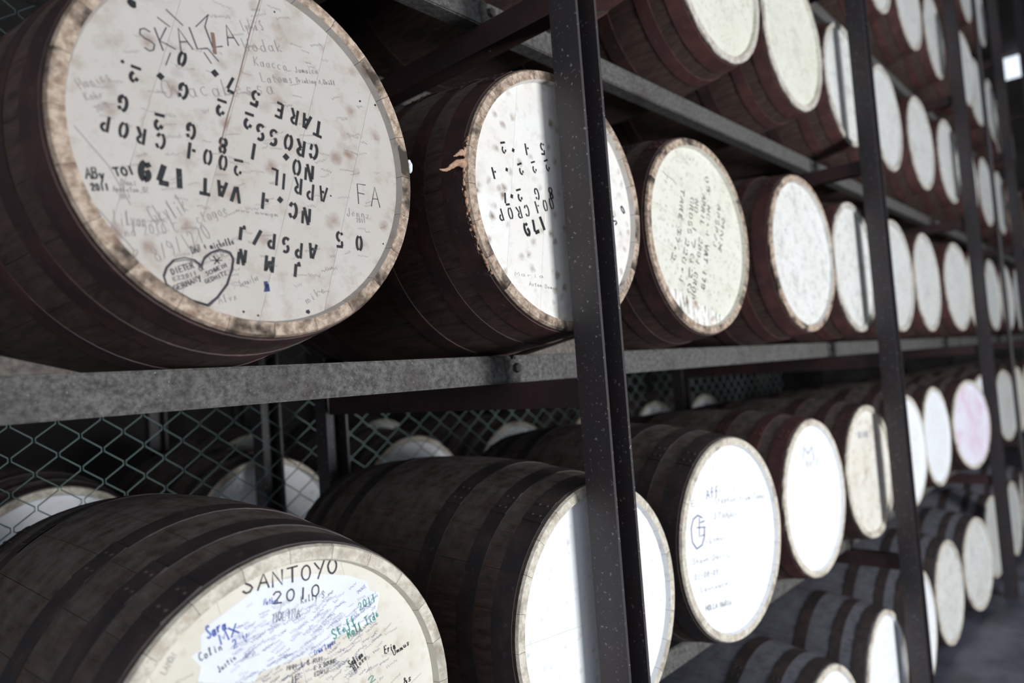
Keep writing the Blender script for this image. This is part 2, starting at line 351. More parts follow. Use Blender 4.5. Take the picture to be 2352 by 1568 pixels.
LOW = {'a': [arc(.4, .25, .34, .25, 60, 400, 8), [(.75, .5), (.75, .02), (.95, .05)]], 'b': [[(.1, 1), (.1, 0)], arc(.42, .25, .32, .25, 180, -180, 8)], 'c': [arc(.45, .26, .36, .26, 50, 310)], 'd': [arc(.4, .25, .34, .25, 60, 400, 8), [(.75, 1), (.75, 0)]],
'e': [[(.1, .27), (.8, .3), (.5, .52), (.12, .3), (.3, .02), (.85, .1)]], 'f': [[(.8, .95), (.5, 1), (.4, .6), (.4, -.15)], [(.15, .5), (.75, .5)]], 'g': [arc(.4, .25, .34, .25, 60, 400, 8), [(.75, .5), (.7, -.3), (.2, -.35)]], 'h': [[(.1, 1), (.1, 0), (.12, .3), (.45, .52), (.75, .3), (.78, 0)]],
'i': [[(.4, .5), (.4, .05), (.6, 0)], [(.38, .7), (.46, .74)]], 'j': [[(.5, .5), (.5, -.2), (.15, -.3)]], 'k': [[(.1, 1), (.1, 0)], [(.7, .55), (.12, .25), (.8, 0)]], 'l': [[(.3, 0), (.45, 1), (.25, .9), (.4, .05), (.65, .05)]], 'm': [[(.02, .5), (.05, 0), (.1, .35), (.3, .5), (.45, .3), (.45, 0), (.5, .35), (.72, .5), (.85, .3), (.9, 0)]],
'n': [[(.1, .5), (.12, 0), (.2, .36), (.5, .52), (.72, .3), (.75, 0), (.92, .05)]], 'o': [arc(.45, .26, .36, .26, 90, 450, 10)], 'p': [[(.1, .5), (.1, -.35)], arc(.42, .25, .32, .25, 180, -180, 8)], 'r': [[(.12, .5), (.15, 0), (.25, .38), (.75, .5)]], 's': [[(.75, .45), (.35, .52), (.25, .33), (.65, .2), (.5, .0), (.1, .06)]],
't': [[(.4, .9), (.38, .08), (.7, .04)], [(.1, .58), (.75, .6)]], 'u': [[(.1, .5), (.12, .1), (.4, 0), (.68, .2), (.7, .5), (.72, .05), (.95, .05)]], 'v': [[(.1, .5), (.4, 0), (.75, .52)]], 'w': [[(.05, .5), (.25, 0), (.48, .4), (.7, 0), (.95, .5)]], 'x': [[(.1, .5), (.75, 0)], [(.75, .5), (.1, 0)]], 'y': [[(.1, .5), (.4, .08)], [(.8, .52), (.25, -.35)]], 'z': [[(.1, .5), (.75, .5), (.1, 0), (.8, 0)]]}
G.update(LOW)
# stencil letters: separate bars with bridges between them
ST = {'0': [arc(.5, .5, .38, .5, 115, 245), arc(.5, .5, .38, .5, -65, 65)], 'O': [arc(.5, .5, .42, .5, 112, 248), arc(.5, .5, .42, .5, -68, 68)],
'1': [[(.5, 0), (.5, 1)]], 'I': [[(.5, 0), (.5, 1)]], '2': [[(.05, 0), (.95, .06)], arc(.48, .70, .36, .3, 95, -55), [(.12, .74), (.2, .86)]],
'4': [[(.72, 0), (.72, 1)], [(.12, .40), (.30, .40)]], '5': [[(.2, 1), (.9, 1)], [(.18, .9), (.2, .66)], arc(.48, .30, .38, .3, 75, -80), [(.12, .12), (.2, .06)]],
'6': [arc(.5, .5, .42, .5, 110, 250), arc(.5, .28, .38, .28, 40, -75), [(.72, .88), (.82, .78)]], '7': [[(.05, 1), (.7, 1)], [(.82, .82), (.45, .0)]],
'8': [arc(.5, .76, .3, .23, 120, 250), arc(.5, .76, .3, .23, -60, 60), arc(.5, .25, .36, .25, 110, 240), arc(.5, .25, .36, .25, -70, 70)], '9': [arc(.5, .5, .42, .5, 70, -70), arc(.5, .72, .38, .28, 105, 230), [(.2, .14), (.3, .06)]],
'A': [[(.02, 0), (.42, .95)], [(.66, .95), (.96, 0)], [(.48, .34), (.62, .34)]], 'C': [arc(.5, .5, .45, .5, 110, 250), arc(.5, .5, .45, .5, 65, 35, 4), arc(.5, .5, .45, .5, -65, -35, 4)], 'G': [arc(.5, .5, .45, .5, 110, 250), arc(.5, .5, .45, .5, 65, 35, 4), [(.9, .42), (.85, .12)]],
'E': [[(.15, 0), (.15, 1)], [(.35, 1), (.85, 1)], [(.35, 0), (.85, 0)], [(.35, .5), (.65, .5)]], 'J': [[(.65, 1), (.65, .2)], arc(.42, .2, .22, .2, 240, 180, 4)], 'L': [[(.2, 0), (.2, 1)], [(.4, 0), (.85, 0)]], 'M': [[(.05, 0), (.05, 1)], [(.95, 0), (.95, 1)], [(.2, .9), (.5, .35)], [(.56, .5), (.8, .9)]],
'N': [[(.08, 0), (.08, .8)], [(.2, 1), (.78, 0)], [(.92, .25), (.92, 1)]], 'P': [[(.12, 0), (.12, 1)], arc(.38, .74, .42, .25, 80, -70)], 'R': [[(.1, 0), (.1, 1)], arc(.35, .76, .42, .22, 80, -70), [(.5, .44), (.9, 0)]], 'S': [arc(.5, .74, .36, .26, 60, 230), arc(.5, .26, .38, .26, 50, -130)],
'T': [[(.0, 1), (.42, 1)], [(.58, 1), (1, 1)], [(.5, .84), (.5, 0)]], 'V': [[(.02, 1), (.44, .04)], [(.66, .1), (.98, 1)]], 'X': [[(.05, 1), (.95, 0)], [(.9, 1), (.62, .6)], [(.4, .4), (.1, 0)]], '/': [[(.15, 0), (.85, 1)]], '.': [[(.42, .35), (.58, .5)]]}
def ribbon(vs, fs, pts, w_, y):
    """flat painted stroke lying on the head face (head plane x/z), front towards -y"""
    P = [Vector(p) for p in pts]; n = len(P)
    if n < 2: return
    L = []
    for i in range(n):
        d = (P[min(i+1, n-1)] - P[max(i-1, 0)])
        if d.length < 1e-9: d = Vector((1, 0))
        d.normalize(); nrm = Vector((-d.y, d.x)) * w_/2; p = P[i].copy()
        if i == 0: p -= d*w_*.3
        if i == n-1: p += d*w_*.3
        L.append((p+nrm, p-nrm))
    b = len(vs)
    for a, c in L: vs.append((a.x, y, RB+a.y)); vs.append((c.x, y, RB+c.y))
    for i in range(n-1): fs.append((b+2*i, b+2*i+1, b+2*i+3, b+2*i+2))
def write(vs, fs, txt, p0, p1, h, w_, y, stencil, rg):
    p0, p1 = Vector(p0), Vector(p1); d = p1 - p0; Lh = d.length; d = d/Lh; u = Vector((-d.y, d.x)); n = len(txt); adv = Lh/n; cw = adv*(.92 if n == 1 else .72)
    for i, ch in enumerate(txt):
        gl = (ST.get(ch) or G.get(ch)) if stencil else G.get(ch)
        if not gl: continue
        ox = adv*i + (adv-cw)/2; j = 0 if stencil else h*.06
        oy = rg.uniform(-j, j)
        for st in gl:
            ww = w_ * (1.7 if (ch == '.' and stencil) else 1)
            ribbon(vs, fs, [p0 + d*(ox + cw*a + (rg.uniform(-.35, .35)*j)) + u*(h*(b-.5) + oy + rg.uniform(-.35, .35)*j) for a, b in st], ww*rg.uniform(.85, 1.1), y)

TEXTS = [
('H1','T',109,53,95,56,23.4,4.800000000000001,'black',1),
('H1','A',87,59,74,63,23.1,4.800000000000001,'black',1),
('H1','R',66,63,53,66,22.8,4.800000000000001,'black',1),
('H1','E',41,67,28,70,22.4,4.800000000000001,'black',1),
('H1','5',2,76,-11,79,21.8,4.800000000000001,'black',1),
('H1','7',-35,87,-47,90,21.3,4.800000000000001,'black',1),
('H1','.',-59,96,-71,99,20.9,4.800000000000001,'black',1),
('H1','0',-105,105,-116,108,20.3,4.800000000000001,'black',1),
('H1','G',98,14,84,17,24.4,4.800000000000001,'black',1),
('H1','R',75,15,60,18,24.0,4.800000000000001,'black',1),
('H1','O',54,20,40,23,23.7,4.800000000000001,'black',1),
('H1','S',29,22,15,25,23.3,4.800000000000001,'black',1),
('H1','S',8,26,-6,28,23.0,4.800000000000001,'black',1),
('H1','2',-11,39,-24,42,22.7,4.800000000000001,'black',1),
('H1','2',-52,49,-65,52,22.1,4.800000000000001,'black',1),
('H1','6',-105,59,-118,62,21.2,4.800000000000001,'black',1),
('H1','.',-135,71,-147,73,20.8,4.800000000000001,'black',1),
('H1','2',-168,66,-180,69,20.2,4.800000000000001,'black',1),
('H1','N',88,-22,73,-20,24.1,4.800000000000001,'black',1),
('H1','O',66,-17,52,-15,23.8,4.800000000000001,'black',1),
('H1','.',48,-6,34,-3,23.5,4.800000000000001,'black',1),
('H1','1',-5,-6,-19,-3,22.7,4.800000000000001,'black',1),
('H1','8',-52,-6,-65,-4,21.9,4.800000000000001,'black',1),
('H1','6',-97,5,-110,7,21.2,4.800000000000001,'black',1),
('H1','2',-140,9,-152,11,20.5,4.800000000000001,'black',1),
('H1','6',-184,23,-196,25,19.8,4.800000000000001,'black',1),
('H1','A',111,-53,97,-51,24.4,4.0,'black',1),
('H1','P',87,-52,73,-50,24.0,4.0,'black',1),
('H1','R',66,-46,52,-44,23.7,4.0,'black',1),
('H1','I',42,-43,28,-41,23.3,4.0,'black',1),
('H1','L',27,-38,13,-36,23.1,4.0,'black',1),
('H1','2',-31,-34,-44,-32,22.2,4.0,'black',1),
('H1','0',-53,-31,-66,-29,21.8,4.0,'black',1),
('H1','0',-75,-27,-88,-25,21.5,4.0,'black',1),
('H1','4',-98,-23,-111,-21,21.1,4.0,'black',1),
('H1','C',-139,-17,-151,-15,20.5,4.0,'black',1),
('H1','R',-164,-15,-176,-13,20.1,4.0,'black',1),
('H1','O',-185,-12,-196,-10,19.7,4.0,'black',1),
('H1','P',-207,-8,-218,-6,19.4,4.0,'black',1),
('H1','N',78,-92,63,-90,23.7,4.800000000000001,'black',1),
('H1','C',55,-86,41,-84,23.4,4.800000000000001,'black',1),
('H1','.',34,-74,20,-72,23.1,4.800000000000001,'black',1),
('H1','4',8,-78,-5,-76,22.7,4.800000000000001,'black',1),
('H1','V',-36,-74,-49,-72,22.0,4.800000000000001,'black',1),
('H1','A',-57,-70,-70,-68,21.6,4.800000000000001,'black',1),
('H1','T',-81,-69,-94,-68,21.2,4.800000000000001,'black',1),
('H1','1',-116,-63,-129,-63,22.9,8.0,'black',1),
('H1','7',-137,-62,-151,-61,22.5,8.0,'black',1),
('H1','9',-160,-61,-173,-60,22.1,8.0,'black',1),
('H1','A',85,-147,72,-145,22.5,4.800000000000001,'black',1),
('H1','P',60,-147,47,-145,22.1,4.800000000000001,'black',1),
('H1','S',39,-141,26,-139,21.8,4.800000000000001,'black',1),
('H1','P',15,-137,2,-135,21.4,4.800000000000001,'black',1),
('H1','/',-7,-134,-20,-132,21.1,4.800000000000001,'black',1),
('H1','J',-31,-129,-43,-127,20.7,4.800000000000001,'black',1),
('H1','J',55,-177,42,-175,21.9,4.800000000000001,'black',1),
('H1','M',10,-172,-3,-170,21.2,4.800000000000001,'black',1),
('H1','N',-33,-165,-45,-163,20.6,4.800000000000001,'black',1),
('H1','0',175,-125,161,-124,23.9,4.800000000000001,'black',1),
('H1','5',137,-122,123,-122,23.3,4.800000000000001,'black',1),
('H1','SKALLA',-167,115,-27,166,29.1,2.0,'pen',0),
('H1','Oracabessa',-142,56,28,105,23.3,1.3,'pencil',0),
('H1','ABy',-238,-75,-215,-72,13.3,2.2,'black',0),
('H1','2011',-232,-92,-211,-88,8.3,2,'black',0),
('H1','TO1',-205,-69,-180,-61,10.3,2.4,'black',0),
('H1','Dani',-197,-79,-177,-78,8.0,1.1,'pencil',0),
('H1','Appleton,OZ',-207,-89,-163,-85,7.5,1.1,'pencil',0),
('H1','2011',-200,-99,-186,-96,5.7,1,'pencil',0),
('H1','Jamaica',65,141,108,151,9.4,1.1,'pencil',0),
('H1','Drinking + Drill',67,125,140,140,8.0,1.0,'pencil',0),
('H1','Lydia S',-20,183,14,196,15.1,0.9,'pencil',0),
('H1','Wodak',-21,153,46,174,17.9,1.1,'pencil',0),
('H1','Kaacco',-4,136,53,143,13.9,1.0,'pencil',0),
('H1','Latoms',6,112,61,126,13.9,1.0,'pencil',0),
('H1','Hanics',-242,35,-205,59,13.6,0.9,'pencil',0),
('H1','Kohr',-235,22,-213,31,10.1,0.9,'pencil',0),
('H1','2010',-223,9,-207,19,7.9,0.9,'pencil',0),
('H1','FA',168,-41,220,-41,33.4,1.6,'pen',0),
('H1','Jennz',146,-74,194,-74,13.4,1.1,'pencil',0),
('H1','2011',165,-86,184,-85,7.4,0.9,'pencil',0),
('H1','Lilyan',-207,-127,-168,-125,19.3,1.0,'pencil',0),
('H1','Gkylik',-163,-121,-116,-95,26.1,1.2,'pencil',0),
('H1','ctogoe',-104,-116,-58,-95,16.1,1.0,'pencil',0),
('H1','www.mwmgm',-45,-95,23,-95,6.5,0.8,'pencil',0),
('H1','end 2010 C',-204,-146,-127,-130,12.7,1.0,'pencil',0),
('H1','8/9/1270',-162,-173,-85,-131,20.3,1.2,'pencil',0),
('H1','DAN + michelle',-112,-160,-50,-141,9.9,1.5,'pen',0),
('H1','DIETER',-140,-192,-109,-180,7.7,1.5,'pen',0),
('H1','EZ2011',-138,-202,-105,-191,5.3,1.0,'pen',0),
('H1','GERMANY',-138,-214,-100,-197,7.1,1.6,'pen',0),
('H1','&',-104,-185,-96,-182,8.5,1.2,'pen',0),
('H1','SCHWEIH',-93,-192,-63,-177,5.5,1.3,'pen',0),
('H1','GEDMITZ',-95,-203,-63,-188,5.5,1.3,'pen',0),
('H1','IVERS',-89,-171,-58,-159,9.3,1.2,'pencil',0),
('H1','Jennifer',-46,-203,-15,-190,10.2,0.9,'pencil',0),
('H1','Alvx',-78,-228,-49,-220,11.1,0.9,'pencil',0),
('H1','mike',59,-224,96,-202,13.7,0.8,'pencil',0),
('H2','5',-40,110,-54,108,22.6,4.0,'black',1),
('H2','4',-90,100,-103,98,22.0,4.0,'black',1),
('H2','.',-131,89,-144,87,21.5,4.0,'black',1),
('H2','2',-159,91,-172,89,21.2,4.0,'black',1),
('H2','2',-30,77,-43,73,22.6,4.0,'black',1),
('H2','2',-72,66,-85,63,22.1,4.0,'black',1),
('H2','2',-113,56,-126,52,21.7,4.0,'black',1),
('H2','.',-154,46,-167,43,21.2,4.0,'black',1),
('H2','4',-191,35,-203,32,20.8,4.0,'black',1),
('H2','8',-24,17,-38,14,24.3,4.0,'black',1),
('H2','6',-69,9,-83,6,23.7,4.0,'black',1),
('H2','2',-122,0,-136,-3,23.1,4.0,'black',1),
('H2','.',-145,-7,-158,-10,22.8,4.0,'black',1),
('H2','7',-162,-13,-176,-16,22.6,4.0,'black',1),
('H2','0',-25,-5,-39,-9,24.2,3.5200000000000005,'black',1),
('H2','0',-45,-12,-59,-15,23.9,3.5200000000000005,'black',1),
('H2','4',-71,-18,-84,-22,23.6,3.5200000000000005,'black',1),
('H2','C',-104,-30,-117,-33,23.2,3.5200000000000005,'black',1),
('H2','R',-127,-36,-141,-40,22.9,3.5200000000000005,'black',1),
('H2','O',-153,-41,-166,-44,22.6,3.5200000000000005,'black',1),
('H2','P',-181,-47,-194,-51,22.2,3.5200000000000005,'black',1),
('H2','1',-59,-50,-73,-56,25.3,7.2,'black',1),
('H2','7',-83,-59,-97,-65,25.0,7.2,'black',1),
('H2','9',-108,-68,-122,-73,24.7,7.2,'black',1),
('H2','0',232,14,223,7,19.5,4.0,'black',1),
('H2','5',195,-15,186,-23,19.1,4.0,'black',1),
('H2','Aston Demer',-120,-181,-33,-189,8.3,1,'pencil',0),
('H2','Maria',-162,-164,-72,-164,8.1,0.8,'pencil',0),
('H3','TARE',-68,132,-98,35,16.5,3,'black',1),
('H3','57.2',-100,20,-154,-81,16.0,3,'black',1),
('H3','GROSS',-20,113,-55,0,18.0,3,'black',1),
('H3','226.4',-64,-11,-125,-139,17.4,3,'black',1),
('H3','NO',4,111,-8,67,18.3,3,'black',1),
('H3','17626',-17,41,-86,-174,17.7,3,'black',1),
('H3','APRIL',49,131,20,32,18.6,3,'black',1),
('H3','2004 CROP',10,-1,-69,-185,17.8,3,'black',1),
('H3','NC.4',72,102,45,2,16.0,3,'black',1),
('H3','VAT 179',41,-17,-6,-153,18.1,4,'black',1),
('H3','APSP/J',136,110,80,-27,17.6,3,'black',1),
('H3','MNX',156,72,110,-38,17.7,3,'black',1),
('H3','05',72,191,78,135,16.3,3,'black',1),
('C1','SANTOYO',-70,244,86,236,20.8,2.8,'blackpen',0),
('C1','2010',-27,216,54,207,15.9,2.6,'blackpen',0),
('C1','Sara',-120,198,-92,202,16.8,2.4,'blue',0),
('C1','MX',-104,183,-75,191,13.6,2.4,'blue',0),
('C1','2 V',-86,172,-63,175,11.4,2.2,'blue',0),
('C1','2011',116,163,150,170,11.9,1.8,'green',0),
('C1','Steff',67,135,109,148,15.4,2,'green',0),
('C1','Roll Tide',94,128,153,145,13.1,1.8,'green',0),
('C1','Erin',160,84,183,85,12.1,1.8,'black',0),
('C1','Ummus',176,73,211,81,8.9,1.6,'black',0),
('C1','Sabian',93,84,119,93,11.6,1.6,'black',0),
('C1','Bloss',101,74,125,86,8.4,1.5,'black',0),
('C1','MMM I 8 RUM',-9,114,49,108,6.1,1.1,'pen',0),
('C1','E A BOURK',34,99,71,98,5.6,1,'pen',0),
('C1','EDWIN',34,90,59,88,5.6,1,'pen',0),
('C1','JE',-7,94,12,93,13.2,1.2,'pen',0),
('C1','&s',193,22,211,25,10.9,1.8,'black',0),
('C1','2',126,46,140,50,9.1,1.6,'green',0),
('C1','MOLINA',-26,189,18,185,12.1,1.0,'pen',0),
('C1','Nathan',-38,215,-15,211,8.3,1.2,'blue',0),
('C1','Kelly S',19,201,59,200,10.0,1.0,'pen',0),
('C1','Colin',-131,170,-99,176,11.1,1.4,'pen',0),
('C1','Justin',-107,145,-82,156,9.0,1.2,'pen',0),
('C1','Irma Lopez',35,120,73,127,8.7,1.2,'blue',0),
('C1','LAMON',-176,165,-160,185,8.5,1,'pencil',0),
('C3','STARAM',-92,75,36,58,15.6,1.6,'pencil',0),
('C3','Comus',-125,18,-32,8,16.3,1.3,'pencil',0),
('C3','Shawn Davis',-215,-20,-31,-41,13.7,1.5,'pencil',0),
('C3','01-08-09',-213,-61,-90,-75,13.5,1.6,'pencil',0),
('C3','Lawrence',-189,-100,-45,-117,12.5,1.4,'pencil',0),
('C3','HOLLA MARIA',-171,-152,-35,-173,13.6,1.7,'pen',0),
('C3','Aff',-123,140,-53,140,23.6,2.6,'bluepen',0),
('C3','TE',-221,129,-179,128,15.8,2,'pencil',0),
('C3','Stephen from Tamp',-81,116,212,83,17.4,1.4,'pencil',0),
('C5','SNK',-98,164,41,153,22.2,5,'bluepen',0),
('C4','M',-68,169,33,161,40.3,6,'bluepen',0),
('C4','Rolf',-47,127,74,127,31.2,3,'pencil',0),
]
POLYS = [
('H1',[(-99,-179),(-106,-174),(-120,-171),(-134,-175),(-144,-185),(-149,-197),(-146,-208),(-135,-216),(-114,-228),(-91,-235),(-77,-223),(-63,-204),(-53,-182),(-53,-167),(-56,-158),(-70,-156),(-83,-161),(-93,-169),(-99,-181)],1.2,'pen'),
('H1',[(-99,-182),(-107,-176),(-120,-174),(-136,-178),(-144,-187),(-149,-200),(-146,-210),(-134,-219),(-114,-230),(-91,-237),(-78,-225),(-62,-205),(-55,-184),(-51,-170),(-56,-161),(-71,-158),(-84,-162),(-94,-172),(-98,-184)],1.2,'pen'),
('H1',[(-99,-180),(-107,-173),(-121,-171),(-134,-175),(-144,-185),(-149,-197),(-147,-208),(-136,-216),(-115,-228),(-93,-235),(-78,-223),(-63,-205),(-55,-183),(-51,-167),(-56,-158),(-71,-155),(-83,-160),(-94,-170),(-99,-181)],1.2,'pen'),
('H1',[(-99,-181),(-107,-174),(-121,-171),(-136,-176),(-145,-186),(-149,-198),(-147,-208),(-135,-217),(-115,-229),(-93,-236),(-79,-223),(-64,-204),(-56,-185),(-53,-169),(-58,-159),(-72,-156),(-84,-161),(-94,-170),(-99,-182)],1.2,'pen'),
('H1',[(-100,-179),(-108,-173),(-121,-171),(-136,-175),(-146,-186),(-150,-197),(-147,-208),(-138,-216),(-116,-229),(-93,-234),(-79,-223),(-64,-204),(-56,-183),(-53,-166),(-58,-159),(-72,-155),(-85,-161),(-94,-168),(-99,-180)],1.2,'pen'),
('H1',[(-136,-217),(-114,-228),(-92,-234)],1.0,'pen'),
('H1',[(-135,-217),(-114,-229),(-92,-235)],1.0,'pen'),
('H1',[(-135,-218),(-114,-229),(-92,-235)],1.0,'pen'),
('H1',[(-134,-218),(-114,-230),(-92,-236)],1.0,'pen'),
('H1',[(-133,-219),(-114,-230),(-92,-236)],1.0,'pen'),
('H1',[(-76,-172),(-81,-166)],1.6,'black'),
('H1',[(-76,-172),(-69,-171)],1.3,'black'),
('H1',[(-76,-172),(-73,-176)],1.3,'black'),
('H1',[(-76,-172),(-80,-177)],1.3,'black'),
('H1',[(-76,-172),(-84,-172)],1.3,'black'),
('H1',[(-76,-172),(-80,-167)],1.3,'black'),
('H1',[(-76,-172),(-72,-167)],1.3,'black'),
('H1',[(-4,-199),(-3,-206),(-5,-212),(-1,-211),(-2,-203)],6,'ink'),
('H1',[(-141,155),(-125,147)],1.3,'pen'),
('H1',[(-129,170),(-107,155)],1.3,'pen'),
('H1',[(-89,159),(-70,183)],1.3,'pen'),
('H1',[(-70,183),(-76,163)],1.3,'pen'),
('H1',[(-79,125),(-69,112)],1.3,'pen'),
('H1',[(-73,132),(-58,118)],1.3,'pen'),
('H1',[(-133,91),(-126,110)],1.3,'pen'),
('H1',[(-65,157),(-64,148),(-63,129)],5,'brown'),
('H1',[(13,236),(-6,181),(-29,101),(-50,38),(-63,-9)],1.2,'brown'),
('H1',[(-247,-18),(-210,-61),(-186,-108)],0.7,'pencil'),
('H1',[(-229,-113),(-208,-138),(-184,-167)],0.9,'pencil'),
('H1',[(-184,-175),(-186,-169),(-181,-165),(-180,-169),(-184,-176)],0.9,'pencil'),
('H3',[(-165,166),(-150,156),(-118,149),(-102,137)],2,'pencil'),
('C3',[(-150,83),(-171,93),(-194,87),(-208,64),(-207,29),(-189,8),(-162,12),(-146,31),(-142,54)],4,'bluepen'),
('C3',[(-164,84),(-171,37),(-145,36)],3,'bluepen'),
('C3',[(-180,62),(-137,55)],3,'bluepen'),
('C3',[(-161,72),(-139,72)],3,'bluepen'),
]
DOTS = [('H1', -173, 163, 6), ('H1', 188, 121, 2), ('H1', 220, 122, 2.2), ('H1', 36, 224, 1.5), ('H1', 64, -241, 3.5), ('H1', -41, -243, 2), ('H1', -19, -248, 1.6), ('H1', -188, 80, 2.5), ('H1', 118, -52, 1.5), ('H1', 218, -121, 1.5)]
PAPER = [(-73, 224), (-46, 236), (-12, 238), (43, 233), (101, 216), (136, 198), (140, 182), (158, 175), (147, 134), (79, 131), (42, 118), (-10, 122), (-49, 122), (-57, 112), (-89, 122), (-133, 139), (-128, 157), (-140, 174), (-127, 178), (-126, 196), (-114, 207)]

def lettering(key, head):
    rg = random.Random(key); by = {}
    y = REC - .0006
    for b, t, u0, v0, u1, v1, h, w_, ink, st in TEXTS:
        if b != key: continue
        if st: vs, fs = [], []
        else: vs, fs = by.setdefault((ink, st), ([], []))
        write(vs, fs, t, (u0/1000, v0/1000), (u1/1000, v1/1000), h/1000, w_/1000, y, st, rg)
        if st: new_obj('stencil_character' if len(t) == 1 else 'stencil_line', mesh_py('stencil', vs, fs), head, (M['ink_' + ink],))
    for b, pts, w_, ink in POLYS:
        if b == key: vs, fs = by.setdefault((ink, 0), ([], [])); ribbon(vs, fs, [(a/1000, c/1000) for a, c in pts], w_/1000, y - .0002)
    for b, u, v, r in DOTS:
        if b == key:
            vs, fs = by.setdefault(('black', 1), ([], [])); k0 = len(vs); n = 10
            for i in range(n): a = 2*math.pi*i/n; q = r*rg.uniform(.8, 1.15)/1000; vs.append((u/1000 + q*math.cos(a), y, RB + v/1000 + q*math.sin(a)))
            fs.append(tuple(range(k0, k0+n)))
    if key in ('H1', 'C1', 'C2', 'H3', 'C3'):   # faint unreadable scribbles
        vs, fs = by.setdefault(('pencil', 0), ([], []))
        for _ in range({'H1': 150, 'C1': 150, 'C2': 14, 'H3': 20, 'C3': 26}[key]):
            a, q = rg.uniform(0, 6.28), .235*math.sqrt(rg.random()); p = Vector((q*math.cos(a), q*math.sin(a)))
            ln, hh, an = rg.uniform(.008, .028), rg.uniform(.003, .007), rg.uniform(-.1, .5); e = Vector((math.cos(an), math.sin(an))); uu = Vector((-e.y, e.x)); k = max(4, int(ln/.0019))
            pts = [p + e*(ln*i/k + rg.uniform(-.0012, .0008)) + uu*hh*(.5*(-1)**i*rg.uniform(.2, 1)) for i in range(k+1)]
            if all(x.length < .244 for x in pts): ribbon(vs, fs, pts, rg.uniform(.0004, .0007), y)
    if key == 'C1':
        vs, fs = by.setdefault(('bluepen', 0), ([], []))
        for _ in range(300):
            p = Vector((rg.uniform(-.09, .15), rg.uniform(.06, .2))); ln = rg.uniform(.006, .02); an = rg.uniform(.1, .5); e = Vector((math.cos(an), math.sin(an))); uu = Vector((-e.y, e.x)); k = max(4, int(ln/.0017))
            pts = [p + e*(ln*i/k + rg.uniform(-.001, .0008)) + uu*.0045*(.5*(-1)**i*rg.uniform(.2, 1)) for i in range(k+1)]
            if all(x.length < .235 for x in pts): ribbon(vs, fs, pts, rg.uniform(.0004, .0008), y)
    for (ink, st), (vs, fs) in by.items():
        if fs:
            o = new_obj('ink_spots' if st else 'handwriting', mesh_py('lettering', vs, fs), head, (M['ink_' + ink],)); o['kind'] = 'stuff'

# ------------------------------------------------------------------ barrels
STAVES = [stave_mesh('stave', k) for k in range(NST)]
BODY, CHF, CHB = body_mesh(), chime_mesh(True), chime_mesh(False)
HEADF, HEADB, BACKING = disc_mesh(.256, REC), disc_mesh(.256, LEN-REC-.006), disc_mesh(.2560, REC+.0095)
HP = [hoop_mesh(a, b) for a, b in HOOPS]
cache = {}
def cm(me, *keys):
    k = (me.name,) + keys
    if k not in cache: cache[k] = copy_mesh(me, *[M[x] for x in keys])
    return cache[k]
def make_barrel(x, y, z, rot, scale, look, label, group, detail=None, hoops='hoop', wood='wood', chime='chime_grey', boards=None, roll=0, wear=None):
    """z = height of the barrel axis relative to the eye; the empty sits under the belly"""
    e = empty('barrel', (x, y, ZC + z - RB*scale), math.radians(rot)); e.scale = (scale,)*3
    tag(e, label, 'barrel', group)
    rnd = random.Random(round(x*1000) + round(z*100))
    if detail:
        for k in range(NST):
            new_obj('stave', cm(STAVES[k], wood, chime, look), e)
        hd = new_obj('head', cm(BACKING, wood), e)
        ang, cuts = boards
        bms = board_meshes(ang, cuts)
        for i, bmn in enumerate(bms):
            mt = M[look]
            if wear is not None and i == wear: mt = M['peeled']
            bmn.materials.append(mt); new_obj('head_board', bmn, hd)
        lettering(detail, hd)
    else:
        new_obj('body', cm(BODY, wood), e); new_obj('chime', cm(CHF, chime, look), e); new_obj('chime', cm(CHB, chime, wood), e)
        hd = new_obj('head', cm(HEADF, look), e)
        if detail is None and look != 'raw': pass
    new_obj('head', cm(HEADB, wood), e)
    for i, h in enumerate(HP):
        mt = hoops if isinstance(hoops, str) else hoops[i]
        new_obj('hoop', cm(h, mt), e)
    return e, hd
S6 = [-.26, -.155, -.055, .05, .15, .26]
rad_ = math.radians
ROW = {'H': 'on the shelf above the grey rail', 'C': 'in the row below the grey rail', 'A': 'on the second shelf above the grey rail', 'B': 'on the third shelf above the grey rail', 'E': 'on the topmost shelf', 'D': 'on the floor'}
ORD = ['first', 'second', 'third', 'fourth', 'fifth', 'sixth', 'seventh', 'eighth', 'ninth', 'tenth', 'eleventh', 'twelfth', 'thirteenth']
GRP = {'H': 'barrels on the shelf above the long grey rail', 'C': 'barrels in the row below the long grey rail', 'A': 'barrels on the second shelf up', 'B': 'barrels on the third shelf up', 'E': 'barrels on the topmost shelf', 'D': 'barrels on the floor'}
Z = {'H': .363, 'C': -.505, 'A': 1.212, 'B': 2.061, 'E': 2.910, 'D': -1.350}
